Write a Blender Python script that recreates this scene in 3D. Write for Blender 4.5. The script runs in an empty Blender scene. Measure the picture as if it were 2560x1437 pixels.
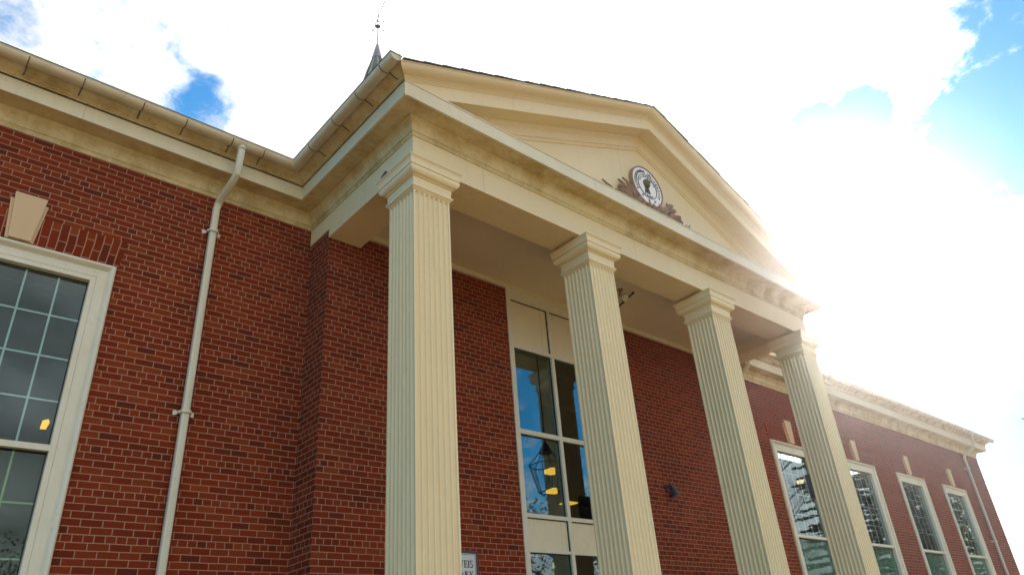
import bpy, math, random
from mathutils import Vector, Matrix
R = math.radians
SC = bpy.context.scene
COL = SC.collection
OZ = 1.6                      # height of the camera above the ground; builders below use z = 0 at camera height

# ------------------------------------------------------------------ camera
cam_data = bpy.data.cameras.new('camera')
cam = bpy.data.objects.new('camera', cam_data)
COL.objects.link(cam)
_r = Vector((0.752932, -0.654342, -0.070218))
_u = Vector((-0.267352, -0.401629, 0.875909))
_f = Vector((0.601346, 0.640727, 0.477339))
cam.matrix_world = Matrix(((_r.x, _u.x, -_f.x, 0), (_r.y, _u.y, -_f.y, 0), (_r.z, _u.z, -_f.z, OZ), (0, 0, 0, 1)))
cam_data.sensor_width = 36.0
cam_data.sensor_fit = 'HORIZONTAL'
cam_data.lens = 1795.93 / 2560 * 36
cam_data.clip_start = 0.05
cam_data.clip_end = 3000
SC.camera = cam

# ------------------------------------------------------------------ exposure, sky, sun
SC.view_settings.view_transform = 'Standard'
SC.view_settings.look = 'None'
SC.view_settings.gamma = 1
SC.view_settings.exposure = 0.78
SC.cycles.max_bounces = 8
SC.cycles.transparent_max_bounces = 16
SC.cycles.use_denoising = True

SUN_AZ, SUN_EL = R(69.1), R(25.5)
SUN_DIR = Vector((math.sin(SUN_AZ) * math.cos(SUN_EL), math.cos(SUN_AZ) * math.cos(SUN_EL), math.sin(SUN_EL)))
sun_data = bpy.data.lights.new('sun', 'SUN')
sun_data.energy = 4.5
sun_data.angle = R(0.5)
sun_data.color = (1.0, 0.95, 0.88)
sun = bpy.data.objects.new('sun', sun_data)
COL.objects.link(sun)
sun.location = SUN_DIR * 60
sun.rotation_euler = SUN_DIR.to_track_quat('Z', 'Y').to_euler()

W = bpy.data.worlds.new('World')
SC.world = W
W.use_nodes = True
wn, wl = W.node_tree.nodes, W.node_tree.links
wn.clear()


def N(tree, kind, **kw):
    n = tree.nodes.new(kind)
    for k, v in kw.items():
        if k == 'inp':
            for kk, vv in v.items():
                n.inputs[kk].default_value = vv
        else:
            setattr(n, k, v)
    return n


def math_node(tree, op, a, b=None, c=None, clamp=False):
    n = tree.nodes.new('ShaderNodeMath')
    n.operation = op
    n.use_clamp = clamp
    for i, v in enumerate((a, b, c)):
        if v is None:
            continue
        if isinstance(v, (int, float)):
            n.inputs[i].default_value = v
        else:
            tree.links.new(v, n.inputs[i])
    return n.outputs[0]


def build_world():
    t = W.node_tree
    out = N(t, 'ShaderNodeOutputWorld')
    co = N(t, 'ShaderNodeTexCoord')
    norm = N(t, 'ShaderNodeVectorMath', operation='NORMALIZE')
    t.links.new(co.outputs['Generated'], norm.inputs[0])
    d = norm.outputs[0]
    sky = N(t, 'ShaderNodeTexSky', sky_type='NISHITA', sun_disc=False, sun_elevation=SUN_EL, sun_rotation=SUN_AZ,
            air_density=1.0, dust_density=0.15, ozone_density=2.0)
    tint = N(t, 'ShaderNodeMix', data_type='RGBA', blend_type='MULTIPLY', inp={0: 1.0})
    t.links.new(sky.outputs[0], tint.inputs[6])
    tint.inputs[7].default_value = (0.20, 1.15, 1.55, 1)
    bg_sky = N(t, 'ShaderNodeBackground', inp={'Strength': SKY_STRENGTH})
    dsun = N(t, 'ShaderNodeVectorMath', operation='DOT_PRODUCT')
    t.links.new(d, dsun.inputs[0])
    dsun.inputs[1].default_value = SUN_DIR
    aureole = math_node(t, 'POWER', math_node(t, 'MAXIMUM', dsun.outputs['Value'], 0.0), 3.0)
    t.links.new(math_node(t, 'MULTIPLY', math_node(t, 'SUBTRACT', 1.0, math_node(t, 'MULTIPLY', aureole, 0.42)), SKY_STRENGTH), bg_sky.inputs['Strength'])
    t.links.new(tint.outputs[2], bg_sky.inputs['Color'])
    # clouds: fractal noise on the direction, projected on a cloud ceiling
    sep = N(t, 'ShaderNodeSeparateXYZ')
    t.links.new(d, sep.inputs[0])
    zz = math_node(t, 'ADD', math_node(t, 'MAXIMUM', sep.outputs[2], 0.0), 0.22)
    cx = math_node(t, 'DIVIDE', sep.outputs[0], zz)
    cy = math_node(t, 'DIVIDE', sep.outputs[1], zz)
    comb = N(t, 'ShaderNodeCombineXYZ')
    t.links.new(cx, comb.inputs[0])
    t.links.new(cy, comb.inputs[1])
    n1 = N(t, 'ShaderNodeTexNoise', noise_dimensions='3D', inp={'Scale': 17.0, 'Detail': 9.0, 'Roughness': 0.62, 'Distortion': 0.25})
    t.links.new(comb.outputs[0], n1.inputs['Vector'])
    n2 = N(t, 'ShaderNodeTexNoise', noise_dimensions='3D', inp={'Scale': 3.4, 'Detail': 8.0, 'Roughness': 0.6})
    t.links.new(comb.outputs[0], n2.inputs['Vector'])
    noise = n1.outputs[0]
    # gaps in the cloud cover: (direction, radius in degrees, strength)
    total = None
    for (hd, rad, s) in SKY_GAPS:
        v = Vector(hd).normalized()
        dp = N(t, 'ShaderNodeVectorMath', operation='DOT_PRODUCT')
        t.links.new(d, dp.inputs[0])
        dp.inputs[1].default_value = v
        mr = N(t, 'ShaderNodeMapRange', interpolation_type='SMOOTHSTEP')
        t.links.new(dp.outputs['Value'], mr.inputs[0])
        mr.inputs[1].default_value = math.cos(R(rad * 1.35))
        mr.inputs[2].default_value = math.cos(R(rad * 0.25))
        mr.inputs[3].default_value = 0
        mr.inputs[4].default_value = s
        total = mr.outputs[0] if total is None else math_node(t, 'MAXIMUM', total, mr.outputs[0])
    # cover = base + noise - gaps
    cov = math_node(t, 'ADD', math_node(t, 'MULTIPLY', math_node(t, 'SUBTRACT', noise, 0.5), 3.0), 1.16)
    cov = math_node(t, 'SUBTRACT', cov, total)
    mask = N(t, 'ShaderNodeMapRange', interpolation_type='SMOOTHSTEP')
    t.links.new(cov, mask.inputs[0])
    mask.inputs[1].default_value = -0.30
    mask.inputs[2].default_value = 0.85
    # brighter towards the sun, soft grey modelling elsewhere
    dps = N(t, 'ShaderNodeVectorMath', operation='DOT_PRODUCT')
    t.links.new(d, dps.inputs[0])
    dps.inputs[1].default_value = SUN_DIR
    cosang = math_node(t, 'MAXIMUM', dps.outputs['Value'], 0.0)
    halo = math_node(t, 'ADD', math_node(t, 'MULTIPLY', math_node(t, 'POWER', cosang, 5.0), 1.4), math_node(t, 'MULTIPLY', math_node(t, 'POWER', cosang, 120.0), 6.0))
    grey = N(t, 'ShaderNodeMapRange')
    t.links.new(n2.outputs[0], grey.inputs[0])
    grey.inputs[1].default_value = 0.35
    grey.inputs[2].default_value = 0.62
    grey.inputs[3].default_value = 0.45
    grey.inputs[4].default_value = 0.95
    anti = math_node(t, 'MULTIPLY', math_node(t, 'MAXIMUM', math_node(t, 'MULTIPLY', dps.outputs['Value'], -1.0), 0.0), 0.8)
    lit = math_node(t, 'MULTIPLY', grey.outputs[0], math_node(t, 'ADD', anti, 1.0))
    strength = math_node(t, 'MULTIPLY', math_node(t, 'ADD', lit, halo), CLOUD_STRENGTH)
    bg_cloud = N(t, 'ShaderNodeBackground', inp={'Color': (0.96, 0.985, 1.0, 1)})
    t.links.new(strength, bg_cloud.inputs['Strength'])
    mix = N(t, 'ShaderNodeMixShader')
    t.links.new(mask.outputs[0], mix.inputs[0])
    t.links.new(bg_sky.outputs[0], mix.inputs[1])
    t.links.new(bg_cloud.outputs[0], mix.inputs[2])
    t.links.new(mix.outputs[0], out.inputs[0])


GLARE_HAZE = 0.0020
SKY_STRENGTH = 0.11
CLOUD_STRENGTH = 0.92
SKY_GAPS = [
    ((-0.050, 0.741, 0.685), 4.0, 0.80), ((0.090, 0.715, 0.690), 7.0, 0.45), ((0.186, 0.729, 0.660), 2.3, 1.15), ((0.196, 0.738, 0.648), 1.9, 1.1), ((0.162, 0.746, 0.650), 2.2, 0.85),
    ((0.817, 0.020, 0.575), 4.6, 1.6), ((0.856, 0.085, 0.508), 5.2, 1.9), ((0.832, 0.140, 0.535), 2.8, 1.4),
    ((0.885, 0.060, 0.462), 4.0, 1.4), ((0.794, 0.201, 0.574), 2.2, 2.0), ((0.777, 0.244, 0.580), 2.0, 1.9), ((0.802, 0.222, 0.555), 1.5, 1.6), ((0.820, 0.088, 0.566), 2.2, 1.1),
    ((0.940, 0.190, 0.272), 8.0, 1.7),
    ((0.62, -0.62, 0.50), 20.0, 1.6), ((-0.92, -0.05, 0.42), 46.0, 1.5), ((-0.7, 0.4, 0.6), 22.0, 1.0),
]
build_world()

# ------------------------------------------------------------------ mesh helpers


class MB:
    """vertices and faces of one mesh, in building coordinates"""

    def __init__(self):
        self.v, self.f = [], []

    def face(self, pts):
        b = len(self.v)
        self.v += [tuple(p) for p in pts]
        self.f.append(tuple(range(b, b + len(pts))))
        return self

    def box(self, x0, x1, y0, y1, z0, z1):
        b = len(self.v)
        self.v += [(x0, y0, z0), (x1, y0, z0), (x1, y1, z0), (x0, y1, z0), (x0, y0, z1), (x1, y0, z1), (x1, y1, z1), (x0, y1, z1)]
        for q in ((0, 3, 2, 1), (4, 5, 6, 7), (0, 1, 5, 4), (1, 2, 6, 5), (2, 3, 7, 6), (3, 0, 4, 7)):
            self.f.append(tuple(b + i for i in q))
        return self

    def grid(self, rings, closed=False, cap=False):
        """rings of equal length joined by quads"""
        b = len(self.v)
        n = len(rings[0])
        for r in rings:
            self.v += [tuple(p) for p in r]
        for i in range(len(rings) - 1):
            for j in range(n if closed else n - 1):
                k = (j + 1) % n
                self.f.append((b + i * n + j, b + i * n + k, b + (i + 1) * n + k, b + (i + 1) * n + j))
        if cap:
            self.f.append(tuple(b + j for j in reversed(range(n))))
            self.f.append(tuple(b + (len(rings) - 1) * n + j for j in range(n)))
        return self

    def sweep(self, path, profile, flags=None, closed=False, caps=False):
        """profile [(out, z)] along a plan path; outward is to the right of travel"""
        n = len(path)
        nor = []
        segs = n if closed else n - 1
        for i in range(segs):
            a, c = path[i], path[(i + 1) % n]
            dx, dy = c[0] - a[0], c[1] - a[1]
            L = math.hypot(dx, dy)
            nor.append((dy / L, -dx / L))
        off = []
        for i in range(n):
            if closed:
                n1, n2 = nor[i - 1], nor[i]
            else:
                n1, n2 = nor[max(i - 1, 0)], nor[min(i, segs - 1)]
            k = 1 + n1[0] * n2[0] + n1[1] * n2[1]
            off.append(((n1[0] + n2[0]) / k, (n1[1] + n2[1]) / k))
        ring = lambda i: [(path[i][0] + off[i][0] * o, path[i][1] + off[i][1] * o, z) for (o, z) in profile]
        for i in range(segs):
            if flags and not flags[i]:
                continue
            self.grid([ring(i), ring((i + 1) % n)])
            if caps and not closed:
                self.face(ring(i))
                self.face(ring(i + 1))
        return self

    def frame(self, x0, x1, z0, z1, profile):
        """profile [(inset, y)] swept round an upright rectangle facing -y"""
        cs = [(x0, z0, 1, 1), (x1, z0, -1, 1), (x1, z1, -1, -1), (x0, z1, 1, -1)]
        rings = [[(x + sx * i, y, z + sz * i) for (i, y) in profile] for (x, z, sx, sz) in cs]
        return self.grid(rings + [rings[0]])

    def tube(self, pts, rad, n=8, cap=True):
        rings = []
        m = len(pts)
        ref = None
        for i, p in enumerate(pts):
            p = Vector(p)
            a = Vector(pts[max(i - 1, 0)])
            c = Vector(pts[min(i + 1, m - 1)])
            t = (c - a).normalized()
            if ref is None:
                ref = Vector((0, 0, 1)) if abs(t.z) < 0.9 else Vector((1, 0, 0))
            s = t.cross(ref).normalized()
            w = s.cross(t).normalized()
            ref = w
            r = rad[i] if isinstance(rad, (list, tuple)) else rad
            rings.append([p + (s * math.cos(2 * math.pi * k / n) + w * math.sin(2 * math.pi * k / n)) * r for k in range(n)])
        return self.grid(rings, closed=True, cap=cap)

    def lathe(self, prof, center, axis=Vector((0, 0, 1)), n=24, cap=True):
        axis = Vector(axis).normalized()
        ref = Vector((1, 0, 0)) if abs(axis.x) < 0.9 else Vector((0, 1, 0))
        s = axis.cross(ref).normalized()
        w = axis.cross(s)
        c = Vector(center)
        rings = [[c + axis * h + (s * math.cos(2 * math.pi * k / n) + w * math.sin(2 * math.pi * k / n)) * max(r, 1e-4) for k in range(n)] for (r, h) in prof]
        return self.grid(rings, closed=True, cap=cap)

    def prism_y(self, poly, y0, y1):
        """polygon [(x, z)] given a thickness along y"""
        a = [(x, y0, z) for x, z in poly]
        c = [(x, y1, z) for x, z in poly]
        self.grid([a, c], closed=True)
        self.face(a)
        self.face(list(reversed(c)))
        return self


def obj(name, mb, mat, parent=None, angle=32, smooth=True, brick_origin=None):
    """one mesh object; vertices are stored relative to the parent's place"""
    base = Vector((0, 0, 0))
    p = parent
    while p is not None:
        base += p.location
        p = p.parent
    me = bpy.data.meshes.new(name)
    wv = [(x, y, z + OZ) for (x, y, z) in mb.v]
    me.from_pydata([(x - base.x, y - base.y, z - base.z) for (x, y, z) in wv], [], mb.f)
    uv = me.uv_layers.new(name='uv')
    for poly in me.polygons:
        nx, ny, nz = (abs(c) for c in poly.normal)
        for li in poly.loop_indices:
            x, y, z = wv[me.loops[li].vertex_index]
            if nz > nx and nz > ny:
                uv.data[li].uv = (x, y)
            elif nx > ny:
                uv.data[li].uv = (y + 0.05, z)
            else:
                uv.data[li].uv = (x, z)
    if smooth:
        for poly in me.polygons:
            poly.use_smooth = True
        me.set_sharp_from_angle(angle=R(angle))
    for m in (mat if isinstance(mat, (list, tuple)) else [mat]):
        me.materials.append(m)
    me.validate()
    o = bpy.data.objects.new(name, me)
    COL.objects.link(o)
    if parent is not None:
        o.parent = parent
    return o


def empty(name, loc, parent=None):
    o = bpy.data.objects.new(name, None)
    o.empty_display_size = 0.2
    COL.objects.link(o)
    o.location = (loc[0], loc[1], loc[2] + (0 if parent else OZ))
    if parent:
        o.parent = parent
    return o


def tag(o, label=None, cat=None, group=None, kind=None):
    for k, v in (('label', label), ('category', cat), ('group', group), ('kind', kind)):
        if v:
            o[k] = v
    return o


def thing(name, label, cat, loc, group=None):
    return tag(empty(name, loc), label, cat, group)


# ------------------------------------------------------------------ materials


def new_mat(name):
    m = bpy.data.materials.new(name)
    m.use_nodes = True
    t = m.node_tree
    b = t.nodes['Principled BSDF']
    return m, t, b


def ramp(t, src, stops):
    r = t.nodes.new('ShaderNodeValToRGB')
    el = r.color_ramp.elements
    while len(el) < len(stops):
        el.new(0.5)
    for e, (p, c) in zip(el, stops):
        e.position = p
        e.color = (c[0], c[1], c[2], 1) if not isinstance(c, (int, float)) else (c, c, c, 1)
    t.links.new(src, r.inputs[0])
    return r.outputs[0]


def noise_node(t, scale, detail=4, rough=0.55, vec=None):
    n = N(t, 'ShaderNodeTexNoise', inp={'Scale': scale, 'Detail': detail, 'Roughness': rough})
    if vec is not None:
        t.links.new(vec, n.inputs['Vector'])
    return n.outputs[0]


def mixc(t, fac, a, b, blend='MIX'):
    n = N(t, 'ShaderNodeMix', data_type='RGBA', blend_type=blend)
    if isinstance(fac, (int, float)):
        n.inputs[0].default_value = fac
    else:
        t.links.new(fac, n.inputs[0])
    for i, c in ((6, a), (7, b)):
        if isinstance(c, tuple):
            n.inputs[i].default_value = (c[0], c[1], c[2], 1)
        else:
            t.links.new(c, n.inputs[i])
    return n.outputs[2]


def geo_pos(t):
    return t.nodes.new('ShaderNodeNewGeometry').outputs['Position']


def paint(name, col, rough=0.5, mottled=0.06, dirt=0.0, mildew=0.0, streak=0.0, bump=0.02, joints=0.0):
    """weathered paint: broad tone changes, specks of dirt, yellow-brown mildew patches and faint runs"""
    m, t, b = new_mat(name)
    pos = geo_pos(t)
    c = mixc(t, noise_node(t, 1.7, 6, 0.6, pos), tuple(x * (1 - mottled) for x in col), tuple(min(1, x * (1 + mottled)) for x in col))
    if mildew:
        f = ramp(t, noise_node(t, 2.4, 8, 0.7, pos), [(0.44, 0), (0.68, mildew)])
        c = mixc(t, f, c, (col[0] * 0.62, col[1] * 0.50, col[2] * 0.28))
    if streak:
        mp = N(t, 'ShaderNodeMapping')
        mp.inputs['Scale'].default_value = (9, 9, 0.7)
        t.links.new(pos, mp.inputs[0])
        f = ramp(t, noise_node(t, 1.5, 5, 0.65, mp.outputs[0]), [(0.52, 0), (0.74, streak)])
        c = mixc(t, f, c, (col[0] * 0.55, col[1] * 0.5, col[2] * 0.42))
    if dirt:
        f = ramp(t, noise_node(t, 19, 6, 0.8, pos), [(0.60, 0), (0.665, dirt)])
        g = ramp(t, noise_node(t, 3.1, 3, 0.5, pos), [(0.42, 0), (0.62, 1)])
        c = mixc(t, math_node(t, 'MULTIPLY', f, g), c, (0.045, 0.035, 0.022))
    if joints:
        sp_ = N(t, 'ShaderNodeSeparateXYZ')
        t.links.new(pos, sp_.inputs[0])
        u = math_node(t, 'FRACT', math_node(t, 'DIVIDE', math_node(t, 'ADD', sp_.outputs[0], sp_.outputs[1]), joints))
        line = math_node(t, 'LESS_THAN', math_node(t, 'ABSOLUTE', math_node(t, 'SUBTRACT', u, 0.5)), 0.0035 / joints)
        c = mixc(t, math_node(t, 'MULTIPLY', line, 0.38), c, (0.10, 0.075, 0.04))
    t.links.new(c, b.inputs['Base Color'])
    b.inputs['Roughness'].default_value = rough
    if bump:
        bn = N(t, 'ShaderNodeBump', inp={'Strength': 0.25, 'Distance': bump})
        t.links.new(noise_node(t, 14, 5, 0.6, pos), bn.inputs['Height'])
        t.links.new(bn.outputs[0], b.inputs['Normal'])
    return m


def plain(name, col, rough=0.5, metal=0.0, var=0.12, scale=9):
    m, t, b = new_mat(name)
    c = mixc(t, noise_node(t, scale, 5, 0.6, geo_pos(t)), tuple(x * (1 - var) for x in col), tuple(min(1, x * (1 + var)) for x in col))
    t.links.new(c, b.inputs['Base Color'])
    b.inputs['Roughness'].default_value = rough
    b.inputs['Metallic'].default_value = metal
    return m


BRICK_L, BRICK_H = 0.193, 0.0711


def brick_mat(name, soldier=False):
    """American bond: five stretcher courses, then a header course"""
    m, t, b = new_mat(name)
    uv = N(t, 'ShaderNodeUVMap', uv_map='uv')
    mp = N(t, 'ShaderNodeMapping')
    t.links.new(uv.outputs[0], mp.inputs[0])
    pos = geo_pos(t)
    # slight waviness of the hand-laid joints
    wob = N(t, 'ShaderNodeTexNoise', inp={'Scale': 3.0, 'Detail': 3.0})
    t.links.new(pos, wob.inputs['Vector'])
    sub = N(t, 'ShaderNodeVectorMath', operation='SUBTRACT')
    t.links.new(wob.outputs['Color'], sub.inputs[0])
    sub.inputs[1].default_value = (0.5, 0.5, 0.5)
    scl = N(t, 'ShaderNodeVectorMath', operation='SCALE')
    t.links.new(sub.outputs[0], scl.inputs[0])
    scl.inputs['Scale'].default_value = 0.012
    add = N(t, 'ShaderNodeVectorMath', operation='ADD')
    t.links.new(mp.outputs[0], add.inputs[0])
    t.links.new(scl.outputs[0], add.inputs[1])
    bt = N(t, 'ShaderNodeTexBrick')
    t.links.new(add.outputs[0], bt.inputs['Vector'])
    if soldier:
        bt.offset, bt.offset_frequency, bt.squash, bt.squash_frequency = 0.5, 2, 1.0, 1
        bt.inputs['Brick Width'].default_value = 0.232
    else:
        mp.inputs['Location'].default_value = (20 * BRICK_L + 0.02, 12 * 6 * BRICK_H - (1.880 + OZ) + BRICK_H / 2, 0)
        bt.offset, bt.offset_frequency, bt.squash, bt.squash_frequency = 0.5, 2, 0.5, 6
        bt.inputs['Brick Width'].default_value = BRICK_L
    bt.inputs['Scale'].default_value = 1.0
    bt.inputs['Row Height'].default_value = BRICK_H
    bt.inputs['Mortar Size'].default_value = 0.0052
    bt.inputs['Mortar Smooth'].default_value = 0.25
    bt.inputs['Bias'].default_value = 0.0
    bt.inputs['Color1'].default_value = (0, 0, 0, 1)
    bt.inputs['Color2'].default_value = (1, 1, 1, 1)
    bt.inputs['Mortar'].default_value = (0.5, 0.5, 0.5, 1)
    bc = ramp(t, bt.outputs['Color'], [(0.0, BR[0]), (0.12, BR[1]), (0.5, BR[2]), (0.85, BR[3]), (1.0, BR[4])])
    bc = mixc(t, ramp(t, noise_node(t, 60, 4, 0.7, pos), [(0.35, 0.0), (0.85, 0.35)]), bc, (0.07, 0.018, 0.010))
    # broad weathering: sooty patches and a warmer bloom
    soot = ramp(t, noise_node(t, 0.9, 6, 0.65, pos), [(0.46, 0.0), (0.76, 0.45)])
    bc = mixc(t, soot, bc, (0.095, 0.018, 0.010))
    mo = mixc(t, noise_node(t, 5, 5, 0.6, pos), MORTAR[0], MORTAR[1])
    c = mixc(t, bt.outputs['Fac'], bc, mo)
    t.links.new(c, b.inputs['Base Color'])
    b.inputs['Roughness'].default_value = 0.85
    b.inputs['Specular IOR Level'].default_value = 0.08
    h = math_node(t, 'ADD', math_node(t, 'MULTIPLY', bt.outputs['Fac'], -1.0), math_node(t, 'MULTIPLY', noise_node(t, 90, 3, 0.6, pos), 0.35))
    bn = N(t, 'ShaderNodeBump', inp={'Strength': 0.7, 'Distance': 0.007})
    t.links.new(h, bn.inputs['Height'])
    t.links.new(bn.outputs[0], b.inputs['Normal'])
    return m


BR = [(0.108, 0.021, 0.009), (0.168, 0.0245, 0.0075), (0.205, 0.028, 0.008), (0.232, 0.036, 0.010), (0.258, 0.051, 0.014)]
MORTAR = [(0.31, 0.175, 0.108), (0.41, 0.245, 0.155)]
CREAM = (0.75, 0.605, 0.34)
M = {}
M['brick'] = brick_mat('brick')
M['soldier'] = brick_mat('brick_on_end', soldier=True)
M['cream'] = paint('cream_paint', CREAM, 0.45, mottled=0.05, dirt=0.25, streak=0.10, joints=2.93)
M['column'] = paint('cream_column_paint', (0.78, 0.635, 0.365), 0.42, mottled=0.04, dirt=0.12, streak=0.14)
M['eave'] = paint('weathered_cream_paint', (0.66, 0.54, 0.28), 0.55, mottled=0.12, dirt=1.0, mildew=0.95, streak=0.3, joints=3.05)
M['fascia'] = paint('cream_fascia_paint', (0.71, 0.63, 0.42), 0.45, mottled=0.05, dirt=0.5, mildew=0.15, streak=0.12, joints=3.35)
M['ceiling'] = paint('porch_ceiling_paint', (0.66, 0.545, 0.36), 0.6, mottled=0.05, dirt=0.3)
M['gutter'] = paint('gutter_enamel', (0.62, 0.52, 0.33), 0.32, mottled=0.08, dirt=0.5, mildew=0.45, joints=2.4)
M['spout'] = paint('downspout_enamel', (0.60, 0.56, 0.41), 0.35, mottled=0.05, dirt=0.5, streak=0.25)
M['window_paint'] = paint('window_frame_paint', (0.68, 0.635, 0.48), 0.4, mottled=0.04, dirt=0.35, mildew=0.15)
M['stone'] = paint('limestone', (0.62, 0.43, 0.245), 0.8, mottled=0.08, dirt=0.15, streak=0.12)
M['muntin'] = plain('muntin_white', (0.62, 0.68, 0.65), 0.5)
M['dark'] = plain('dark_gasket_and_shadow', (0.012, 0.012, 0.012), 0.6)
M['grime'] = plain('grime', (0.15, 0.115, 0.06), 0.9, var=0.4, scale=40)
M['shingle'] = plain('asphalt_shingle', (0.055, 0.052, 0.05), 0.95, var=0.5, scale=30)
M['slate'] = plain('spire_slate', (0.17, 0.16, 0.19), 0.45, var=0.15)
M['copper'] = plain('spire_copper', (0.24, 0.25, 0.19), 0.5, var=0.2)
M['iron'] = plain('black_iron', (0.02, 0.021, 0.024), 0.45)
M['bronze'] = plain('brown_bronze', (0.29, 0.18, 0.12), 0.55, var=0.25, scale=14)
M['verdigris'] = plain('grey_bronze', (0.33, 0.31, 0.25), 0.6, var=0.2, scale=14)
M['disc'] = plain('medallion_enamel', (0.86, 0.85, 0.80), 0.5, var=0.04)
M['ink'] = plain('black_lettering', (0.022, 0.022, 0.025), 0.5)
M['olive'] = plain('olive_enamel', (0.12, 0.10, 0.055), 0.5, var=0.3, scale=20)
M['purple'] = plain('plum_frame', (0.075, 0.055, 0.075), 0.5)
M['plum'] = plain('dark_plum_casing', (0.10, 0.095, 0.115), 0.5)
M['sign'] = plain('sign_enamel', (0.60, 0.64, 0.62), 0.4, var=0.03)
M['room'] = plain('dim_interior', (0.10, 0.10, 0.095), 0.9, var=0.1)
M['feather'] = plain('grey_feathers', (0.10, 0.105, 0.125), 0.8, var=0.35, scale=60)
M['bark'] = plain('bark', (0.10, 0.075, 0.055), 0.95, var=0.4, scale=12)


def glass_mat(name, tint, f0):
    """clear pane; f0 is the mirror share of each of its two faces, seen head on"""
    m = bpy.data.materials.new(name)
    m.use_nodes = True
    t = m.node_tree
    t.nodes.clear()
    out = N(t, 'ShaderNodeOutputMaterial')
    tr = N(t, 'ShaderNodeBsdfTransparent', inp={'Color': (*tint, 1)})
    gl = N(t, 'ShaderNodeBsdfGlossy', inp={'Color': (0.84, 0.95, 0.97, 1), 'Roughness': 0.012})
    bn = N(t, 'ShaderNodeBump', inp={'Strength': 0.02, 'Distance': 0.003})
    t.links.new(noise_node(t, 0.9, 2, 0.4, geo_pos(t)), bn.inputs['Height'])
    t.links.new(bn.outputs[0], gl.inputs['Normal'])
    lw = N(t, 'ShaderNodeLayerWeight', inp={'Blend': 0.5})
    fac = math_node(t, 'ADD', math_node(t, 'MULTIPLY', math_node(t, 'POWER', lw.outputs['Facing'], 5.0), 1.0 - f0), f0)
    mx = N(t, 'ShaderNodeMixShader')
    t.links.new(fac, mx.inputs[0])
    t.links.new(tr.outputs[0], mx.inputs[1])
    t.links.new(gl.outputs[0], mx.inputs[2])
    t.links.new(mx.outputs[0], out.inputs[0])
    return m


M['glass'] = glass_mat('window_glass', (0.80, 0.88, 0.86), 0.050)
M['coated_glass'] = glass_mat('coated_glass', (0.74, 0.82, 0.80), 0.15)
M['side_glass'] = glass_mat('side_glass', (0.80, 0.88, 0.86), 0.13)


def film_glass():
    m = glass_mat('green_film_glass', (0.74, 0.84, 0.78), 0.05)
    t = m.node_tree
    tr = [n for n in t.nodes if n.type == 'BSDF_TRANSPARENT'][0]
    df = N(t, 'ShaderNodeBsdfDiffuse', inp={'Color': (0.10, 0.21, 0.135, 1)})
    mx = N(t, 'ShaderNodeMixShader', inp={0: 0.5})
    t.links.new(tr.outputs[0], mx.inputs[1])
    t.links.new(df.outputs[0], mx.inputs[2])
    fin = [n for n in t.nodes if n.type == 'MIX_SHADER' and n != mx][0]
    t.links.new(mx.outputs[0], fin.inputs[1])
    return m


M['film_glass'] = film_glass()
M['low_glass'] = glass_mat('low_glass', (0.70, 0.80, 0.66), 0.045)
M['lantern_glass'] = glass_mat('lantern_glass', (0.93, 0.95, 0.95), 0.03)


def emit_mat(name, col, s):
    m = bpy.data.materials.new(name)
    m.use_nodes = True
    t = m.node_tree
    t.nodes.clear()
    out = N(t, 'ShaderNodeOutputMaterial')
    e = N(t, 'ShaderNodeEmission', inp={'Color': (*col, 1), 'Strength': s})
    t.links.new(e.outputs[0], out.inputs[0])
    return m


M['lamp'] = emit_mat('warm_lamp_panel', (1.0, 0.50, 0.05), 1.0)
M['green_lamp'] = emit_mat('dim_green_lamp', (0.45, 0.55, 0.2), 0.55)


def leaf_mat(name, a, b_):
    m, t, b = new_mat(name)
    c = mixc(t, ramp(t, noise_node(t, 1.3, 4, 0.6, geo_pos(t)), [(0.3, 0), (0.7, 1)]), a, b_)
    t.links.new(c, b.inputs['Base Color'])
    b.inputs['Roughness'].default_value = 0.6
    tl = N(t, 'ShaderNodeBsdfTranslucent')
    t.links.new(mixc(t, 0.5, c, (0.30, 0.30, 0.05)), tl.inputs['Color'])
    mx = N(t, 'ShaderNodeMixShader', inp={0: 0.4})
    t.links.new(b.outputs[0], mx.inputs[1])
    t.links.new(tl.outputs[0], mx.inputs[2])
    t.links.new(mx.outputs[0], [n for n in t.nodes if n.type == 'OUTPUT_MATERIAL'][0].inputs['Surface'])
    return m


M['needle'] = leaf_mat('conifer_needles', (0.018, 0.035, 0.018), (0.05, 0.075, 0.03))
M['autumn'] = leaf_mat('yellow_green_leaves', (0.10, 0.11, 0.02), (0.26, 0.20, 0.035))
M['green'] = leaf_mat('green_leaves', (0.03, 0.055, 0.018), (0.08, 0.10, 0.03))


def ground_mat():
    m, t, b = new_mat('ground')
    pos = geo_pos(t)
    c = mixc(t, noise_node(t, 0.35, 8, 0.65, pos), (0.26, 0.175, 0.085), (0.35, 0.245, 0.125))
    c = mixc(t, ramp(t, noise_node(t, 9, 6, 0.7, pos), [(0.4, 0), (0.7, 0.5)]), c, (0.19, 0.135, 0.055))
    t.links.new(c, b.inputs['Base Color'])
    b.inputs['Roughness'].default_value = 0.95
    return m


M['ground'] = ground_mat()

# ------------------------------------------------------------------ measured dimensions
D, YP, YA = 7.978, 7.449, 5.466         # wing wall, porch wall, entablature face
XA, XAR = 3.729, 12.775                 # entablature ends
XC = 8.252
ZA = 5.313                              # underside of the entablature
XL, XR = -13.0, 29.32                   # ends of the wings
XIN = 3.749                             # left end of the porch wall
XINR = 2 * XC - XIN
GZ = -OZ
COLW, COL0, COLS, YC = 0.4953, 3.7174, 2.8594, 5.437
SOF = ZA + 0.605                        # corona soffit

# ------------------------------------------------------------------ ground
g = MB().box(-400, 400, -400, 400, GZ - 0.5, GZ)
tag(obj('ground', g, M['ground'], smooth=False), kind='structure')

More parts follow.
